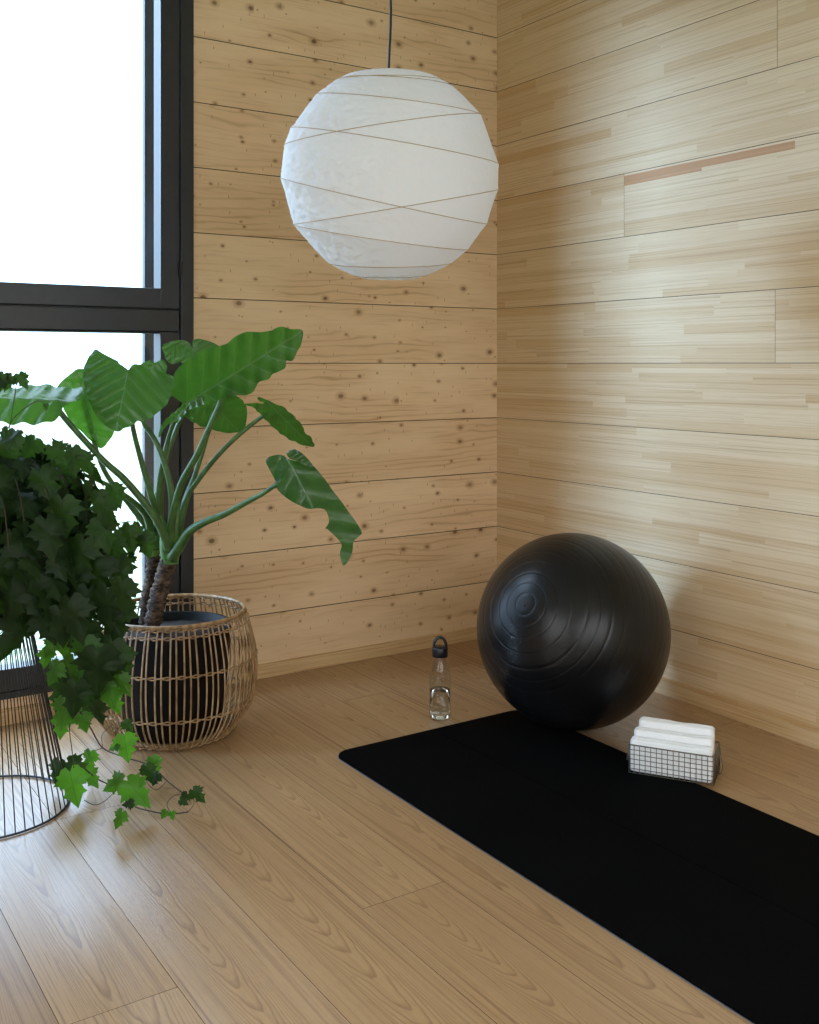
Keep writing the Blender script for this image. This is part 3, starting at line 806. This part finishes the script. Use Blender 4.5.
M_BLADES = [
 # name, pieces [(outline, J, tip)], Y, gx, gy, fold, droop, petiole pts, w0, w1, Ybase
 ([(z1([(400,290),(375,270),(345,250),(335,232),(300,215),(240,180),(195,155),(150,210),(126,270),(128,345),(150,430),(190,520),(245,595),(325,643),(380,622),(430,600),(450,578),(480,582),(530,555),(575,515),(615,478),(645,420),(680,370),(680,335),(650,308),(590,290),(520,272),(465,255),(430,260),(405,280)]), *z1([(398,300),(325,643)]))],
  3.30, .03, -.14, -.12, .10, [(128.5, 371), (130, 400), (133, 428), (141, 460), (151, 495), (157, 515), (157, 548)], 4, 9, 3.46),
 ([(z1([(125,285),(200,300),(260,400),(330,560),(320,645),(290,700),(235,755),(180,710),(120,650),(60,590),(20,510),(-20,430),(0,370),(50,325),(90,292)]), *z1([(130,400),(235,755)]))],
  3.40, .02, .02, .10, .10, [(82, 388), (88, 420), (104, 470), (130, 505), (148, 530), (151, 553)], 4, 8, 3.47),
 ([(z4([(-260,200),(-100,165),(0,185),(120,200),(250,180),(400,178),(480,200),(600,207),(670,200),(697,260),(680,310),(600,340),(520,370),(490,430),(440,470),(380,480),(290,497),(200,480),(80,482),(0,455),(-150,400),(-260,320)]), *z4([(480,330),(-260,270)]))],
  3.22, .06, -.30, -.20, .15, [(59, 400), (60, 412), (100, 457), (125, 480), (150, 510), (162, 530), (169, 550)], 5.5, 10, 3.39),
 ([(z2([(722,115),(660,100),(605,88),(560,108),(480,110),(440,108),(385,135),(350,165),(300,182),(230,195),(170,235),(110,280),(75,330),(82,380),(58,420),(80,455),(120,480),(180,460),(232,440),(232,485),(290,465),(370,435),(430,432),(480,415),(510,365),(560,350),(580,325),(640,298),(645,262),(680,258),(700,215),(718,180)]), *z2([(350,345),(722,115)]))],
  3.22, -.06, .12, .16, .10, [(228.5, 378), (226, 390), (212, 422), (198, 453), (183, 480), (176, 502), (171, 527), (171, 552)], 5.5, 9, 3.40),
 ([(z2([(10,190),(30,170),(90,153),(140,160),(166,190),(168,157),(210,150),(295,180),(330,230),(300,300),(200,290),(110,270),(60,278),(30,250)]), *z2([(185,215),(320,300)]))],
  3.52, .05, -.05, .15, .1, [(197, 352), (190, 390), (182, 415), (170, 447), (162, 480), (160, 525)], 4, 7, 3.47),
 ([(z2([(-5,645),(2,600),(30,560),(90,510),(130,470),(190,455),(235,410),(232,480),(190,510),(150,520),(120,545),(100,572),(40,585)]), *z2([(130,505),(0,645)]))],
  3.42, .10, -.35, .2, .1, [(184, 408), (176, 418), (168, 440), (160, 478), (158, 520)], 3.5, 7, 3.47),
 ([(z2([(120,540),(150,510),(230,480),(300,450),(390,440),(430,475),(445,520),(435,600),(415,645),(400,632),(320,630),(270,610),(210,595),(160,570)]), *z2([(290,500),(415,645)]))],
  3.38, -.05, .18, .1, .15, [(215, 405), (206, 440), (195, 475), (183, 507), (176, 545)], 4, 7, 3.41),
 ([(z1([(470,262),(520,235),(555,250),(600,230),(628,265),(610,340),(540,450),(470,500),(420,400),(440,300)]), *z1([(530,300),(470,500)]))],
  3.43, .0, .0, .1, .1, [(150, 371), (147, 405), (143, 421), (155, 440), (165, 465), (171, 490), (172, 512), (168, 550)], 4, 8, 3.42),
 ([(z3([(78,115),(130,112),(172,120),(140,92),(160,88),(200,108),(270,130),(330,180),(375,235),(380,265),(410,290),(430,340),(415,352),(350,325),(290,290),(230,240),(180,190),(130,140)]), *z3([(240,160),(425,350)]))],
  3.36, -.04, .22, .25, .1, [(277, 411), (265, 415), (246, 429), (222, 451), (198, 480), (186, 500), (178, 540)], 3.8, 7, 3.41),
 ([(z3([(175,405),(210,385),(265,382),(300,405),(360,418),(415,430),(470,490),(520,560),(580,640),(660,760),(650,790),(620,820),(615,880),(572,945),(555,890),(560,830),(500,765),(488,755),(500,720),(490,670),(460,655),(400,658),(330,628),(285,600),(240,560),(228,520),(200,460)]), *z3([(310,430),(572,945)])),
   (z3([(288,375),(300,358),(330,352),(375,380),(425,440),(390,440),(340,415),(305,402)]), *z3([(300,400),(420,440)]))],
  3.20, -.05, -.10, -.18, .12, [(277, 484), (262, 494), (247, 502), (225, 514), (205, 522), (190, 531), (181, 544), (172, 558)], 4.6, 12, 3.39),
]
for pieces, Y, gx, gy, fold, droop, pp, w0, w1, Yb in M_BLADES:
    bm = bmesh.new()
    for ol, J, tip in pieces: blade(bm, ol, J, tip, Y, gx, gy, fold, droop)
    link('leaf', bm, L_MAIN, al, True)
    bm = bmesh.new(); petiole(bm, pp, w0, w1, Y + .012, Yb); link('petiole', bm, M_PET, al, True)
bm = bmesh.new(); petiole(bm, [(60, 468), (90, 477), (115, 489), (137, 505), (148, 520), (152, 550)], 3.5, 9, 3.2, 3.46); link('petiole', bm, M_PET, al, True)

# ------------------------------------------------------------------ wire plant stand
SC = Vector((-2.248, -.625, 0)); M_BLACK = plain('black_powder_coat', (.010, .010, .011), .42)
st = empty('wire_plant_stand', SC, 'hourglass-shaped black wire plant stand on the floor under the trailing ivy', 'plant stand')
RB, RW, RT, ZW, ZT = .2125, .112, .178, .490, .575
bm = bmesh.new(); NW = 52
for k in range(NW):
    a = 2 * PI * k / NW; tw = .04
    p = [(RB, .004, a), (RW, ZW, a + tw), (RT, ZT, a + tw + .35)]
    tube(bm, [Vector((SC.x + r * math.cos(t), SC.y + r * math.sin(t), z_)) for r, z_, t in p], .0016, 6)
link('wires', bm, M_BLACK, st, True)
for nm, r, z_, tr_ in (('base_ring', RB, .004, .0032), ('waist_ring', RW + .002, ZW, .0026), ('top_ring', RT, ZT, .003)):
    bm = bmesh.new(); tube(bm, ring_pts(SC, r, 96, z_), tr_, 8, True); link(nm, bm, M_BLACK, st, True)
# flower pot resting in the stand
ip = empty('flower_pot', SC + UP * .53, 'dark round pot resting in the top of the wire stand, hidden by ivy', 'plant pot')
bm = bmesh.new(); lathe(bm, [(0, .528), (.128, .528), (.140, .536), (.166, .70), (.170, .71), (.165, .712), (.158, .69), (0, .688)], SC, 48); link('pot_body', bm, M_POT, ip, True)

# ------------------------------------------------------------------ grape ivy
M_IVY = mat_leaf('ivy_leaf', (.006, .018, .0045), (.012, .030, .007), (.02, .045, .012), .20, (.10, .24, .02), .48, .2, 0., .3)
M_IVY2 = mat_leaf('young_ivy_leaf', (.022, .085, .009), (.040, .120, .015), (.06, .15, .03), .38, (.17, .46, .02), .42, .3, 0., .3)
M_STEM = plain('ivy_stem', (.045, .035, .018), .7)
half = [(0, 0), (.10, -.14), (.24, -.10), (.30, .02), (.44, .06), (.36, .16), (.54, .30), (.38, .34), (.36, .44), (.24, .42), (.27, .56), (.34, .66), (.20, .70), (.12, .84), (0, 1.06)]
OUT = half + [(-x, y) for x, y in reversed(half[1:-1])]
def lobed(bm, base, tipdir, nrm, size, rnd, bend=.25):
    """One ivy leaf: lobed blade with fold and droop."""
    uvl = bm.loops.layers.uv.verify()
    t = tipdir.normalized(); s = t.cross(nrm).normalized(); n = s.cross(t).normalized()
    cen = (0, .36); js = rnd.uniform(.9, 1.1)
    def P3(x, y):
        x2 = x * js; return base + (s * x2 + t * y + n * (-bend * (y * y * .7) - abs(x2) * .28 + .05 * math.sin(y * 9 + x * 7))) * size
    mids = [bm.verts.new(P3(0, y)) for y in (0, .36, .72, 1.06)]
    n_ = len(OUT); ov = [bm.verts.new(P3(x, y)) for x, y in OUT]; ov[0] = mids[0]; ov[len(half) - 1] = mids[3]
    hv = [bm.verts.new(P3(x * .5, cen[1] + (y - cen[1]) * .55)) for x, y in OUT]
    uvd = {}
    for v, (x, y) in zip(ov, OUT): uvd[v] = (y, x)
    for v, (x, y) in zip(hv, OUT): uvd[v] = (cen[1] + (y - cen[1]) * .55, x * .5)
    uvd[mids[1]] = (.36, 0)
    for i in range(n_):
        j = (i + 1) % n_
        for f in ((ov[i], ov[j], hv[j], hv[i]), (hv[i], hv[j], mids[1])):
            fc = bm.faces.new(f)
            for l in fc.loops: l[uvl].uv = uvd.get(l.vert, (0, 0))
    bm.verts.remove(mids[2])
ivy = empty('grape_ivy', SC + UP * .69, 'bushy dark green ivy with lobed leaves trailing from the stand down to the floor', 'potted plant')
rn = random.Random(12); bm = bmesh.new(); sb = bmesh.new()
cnt = 0
while cnt < 520:
    th = rn.uniform(0, 2 * PI); el = rn.uniform(-.95, 1)
    q = rn.uniform(.42, 1.12) ** .5
    rxy, rz_ = .305, .255
    c = Vector((math.cos(th) * math.sqrt(1 - el * el) * rxy, math.sin(th) * math.sqrt(1 - el * el) * rxy, el * rz_)) * q
    p = SC + UP * .765 + c
    if c.z < -.02: p += Vector((c.x, c.y, 0)) * .1
    if p.z < .50: continue
    if (p - SC).to_2d().length < .15 and p.z < .72: continue
    if p.y > -.10: continue
    dp = p - CAM
    if CX + F * dp.dot(RIGHT) / dp.dot(FWD) > rn.uniform(96, 114): continue          # the bush is clipped on the side facing the big plant
    out = Vector((c.x, c.y, c.z * .5 + .05)).normalized()
    tipd = (out * rn.uniform(.15, .7) + Vector((rn.uniform(-.5, .5), rn.uniform(-.5, .5), -rn.uniform(.5, 1.2))))
    lobed(bm, p, tipd, (out + Vector((rn.uniform(-.5, .5), rn.uniform(-.5, .5), rn.uniform(0, .7)))), rn.uniform(.06, .125), rn, rn.uniform(.15, .5))
    tube(sb, [p, p - tipd.normalized() * .012 - out * .03, p - out * .07 + UP * .01], .0011, 5)
    cnt += 1
for k in range(40):                                  # woody shoots arching out of the pot
    th = rn.uniform(0, 2 * PI); e = rn.uniform(.18, .32); h = rn.uniform(.82, .93)
    d = Vector((math.cos(th), math.sin(th), 0))
    tube(sb, [Vector(p) for p in catmull([tuple(SC + UP * .69), tuple(SC + d * e * .4 + UP * (h - .03)), tuple(SC + d * e * .8 + UP * h), tuple(SC + d * e * 1.05 + UP * (h - .10))], 6)], .0014, 5)
def place(bmx, px, py, Y, size_px, ang, face=(0, 0, 0), bend=.25):
    """Leaf hanging where seen; ang = direction of its tip in degrees clockwise from straight down."""
    a = math.radians(ang); tipd = RIGHT * -math.sin(a) + UP * -math.cos(a) + FWD * face[1] * .5
    lobed(bmx, at(px, py, Y), tipd, -FWD + RIGHT * face[0] + UP * face[2], size_px / F * Y, rn, bend)
# silhouette leaves (right edge, top and hanging curtain)
edge = [(80,455,24,-20),(72,448,30,10),(98,492,22,-10),(105,500,30,5),(100,520,34,-15),(112,535,36,-5),(118,560,38,0),(122,582,36,0),(108,590,42,8),(128,528,24,0),(96,560,40,-10),
        (35,440,26,40),(20,436,28,60),(52,446,26,-30),(60,462,32,0),(8,430,24,20),(62,500,40,10),(46,520,42,-8),(84,540,38,12),(40,470,36,-20),(15,480,36,15),
        (118,600,46,6),(104,606,44,-6),(88,590,44,4),(70,600,46,-4),(50,585,44,8),(30,580,42,-6),(12,586,42,5),(60,610,40,-14),(90,625,38,10),(20,560,40,10),(75,565,40,0)]
for px, py, sz, ag in edge: place(bm, px, py, 2.62 + rn.uniform(-.08, .12), sz, ag + rn.uniform(-12, 12), (rn.uniform(-.5, .5), rn.uniform(-.3, .3), rn.uniform(-.1, .5)))
curtain = [(112,642,44,14,0),(98,652,50,4,0),(84,640,34,-10,1),(60,628,34,-8,1),(52,640,20,25,1),(74,660,36,18,1),(106,676,34,-14,1),(70,674,44,16,0),(90,690,30,-6,0),(108,690,28,-20,1),(66,700,30,10,1),(62,716,24,6,1),(94,703,26,-10,0),(82,715,20,-12,1),(112,660,32,-8,0),(48,650,20,10,1),(76,684,38,8,0),(120,650,34,-10,0),(58,664,26,30,1),(100,668,36,8,0),(118,676,24,-28,1),(78,622,40,0,0),(92,664,30,30,1)]
yb = bmesh.new()
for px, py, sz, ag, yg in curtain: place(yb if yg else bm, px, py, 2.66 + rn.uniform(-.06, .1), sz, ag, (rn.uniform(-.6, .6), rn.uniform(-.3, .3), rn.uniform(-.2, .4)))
# right-hand sprig in front of the window
for px, py, sz, ag in ((131, 526, 32, 0), (143, 534, 26, -15), (112, 486, 24, -20), (134, 556, 14, 60)): place(bm, px, py, 2.95, sz, ag, (.2, 0, .1))
tube(sb, [at(x, y, 2.9) for x, y in catmull([(100, 520), (118, 523), (134, 521), (140, 528), (134, 512), (131, 508)], 5)], .0012, 5)
# shoots standing above the bush at the left edge
tube(sb, [at(x, y, 2.8) for x, y in catmull([(4, 450), (10, 425), (14, 400), (17, 380)], 5)], .0013, 5)
tube(sb, [at(x, y, 2.8) for x, y in catmull([(6, 432), (14, 418), (26, 407), (38, 401), (46, 405)], 5)], .0013, 5)
for px, py, sz, ag in ((19, 374, 17, -30), (12, 376, 18, 30), (4, 374, 18, 15), (46, 404, 7, 0), (1, 380, 16, 70)): place(bm, px, py, 2.8, sz, ag, (.3, 0, .4))
# strands hanging below the bush and runners along the floor
def flo(x, y, z): 
    p = on_floor(x, y, z); return p
for pts, r in (([(92, 600, 2.72), (84, 640, 2.70), (76, 675, 2.70), (72, 705, 2.70)], .0016), ([(112, 600, 2.75), (104, 640, 2.74), (92, 690, 2.74), (78, 706, 2.74)], .0016),
               ([(70, 600, 2.7), (70, 650, 2.69), (69, 720, 2.69), (72, 750, 2.69), (74, 768, 2.70)], .0012), ([(56, 606, 2.66), (53, 640, 2.66), (60, 668, 2.68), (68, 690, 2.69)], .0011)):
    tube(sb, [at(*p) for p in catmull(pts, 6)], r, 6)
runA = [tuple(at(76, 706, 2.72)), tuple(at(90, 727, 2.74)), tuple(flo(103, 748, .06)), tuple(flo(124, 757, .03)), tuple(flo(150, 766, .018)), tuple(flo(172, 785, .012)), tuple(flo(192, 799, .010))]
runB = [tuple(at(80, 764, 2.70)), tuple(flo(96, 778, .045)), tuple(flo(117, 789, .03)), tuple(flo(132, 805, .012)), tuple(flo(150, 811, .010)), tuple(flo(170, 814, .010)), tuple(flo(188, 812, .010))]
for rr2, rd in ((runA, .0020), (runB, .0020)): tube(sb, [Vector(p) for p in catmull(rr2, 8)], rd, 6)
for pts in ([flo(103, 748, .06), flo(92, 751, .08), flo(86, 750, .1)], [flo(117, 789, .03), flo(106, 800, .01), flo(95, 805, .008), flo(84, 800, .02)],
            [flo(117, 789, .03), flo(118, 783, .05)], [flo(103, 748, .06), flo(102, 735, .09), flo(112, 725, .1)], [flo(172, 814, .01), flo(167, 804, .02), flo(176, 795, .03), flo(190, 797, .03)],
            [flo(150, 766, .018), flo(146, 780, .03), flo(156, 790, .012), flo(166, 782, .02)], [flo(188, 812, .01), flo(194, 803, .03), flo(190, 793, .045)]):
    tube(sb, [Vector(p) for p in catmull([tuple(p) for p in pts], 6)], .0010, 5)
low = [(70, 772, 38, -12, 1), (58, 762, 26, 10, 0), (68, 762, 26, -62, 0), (86, 770, 22, -35, 1), (90, 752, 20, 10, 1), (124, 736, 28, -10, 1), (118, 744, 12, 60, 1), (123, 780, 24, 62, 1), (128, 782, 34, -42, 1),
       (122, 812, 20, 25, 1), (152, 758, 20, -15, 1), (146, 766, 20, -20, 0), (158, 774, 14, 30, 0), (193, 790, 18, -40, 0), (187, 794, 12, 40, 0), (166, 811, 10, 30, 1), (172, 812, 9, -10, 1), (133, 803, 12, 80, 0), (124, 722, 14, -40, 0), (180, 800, 10, -60, 0)]
for px, py, sz, ag, yg in low:
    Y = {1: 2.72}.get(0, None)
    fy = (H - .035) * F / (max(py + sz * .75, 770) - HY)
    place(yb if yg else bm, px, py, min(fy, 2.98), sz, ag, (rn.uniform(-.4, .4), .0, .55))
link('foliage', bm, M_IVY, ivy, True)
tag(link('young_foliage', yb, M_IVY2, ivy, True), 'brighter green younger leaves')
link('stems', sb, M_STEM, ivy, True)
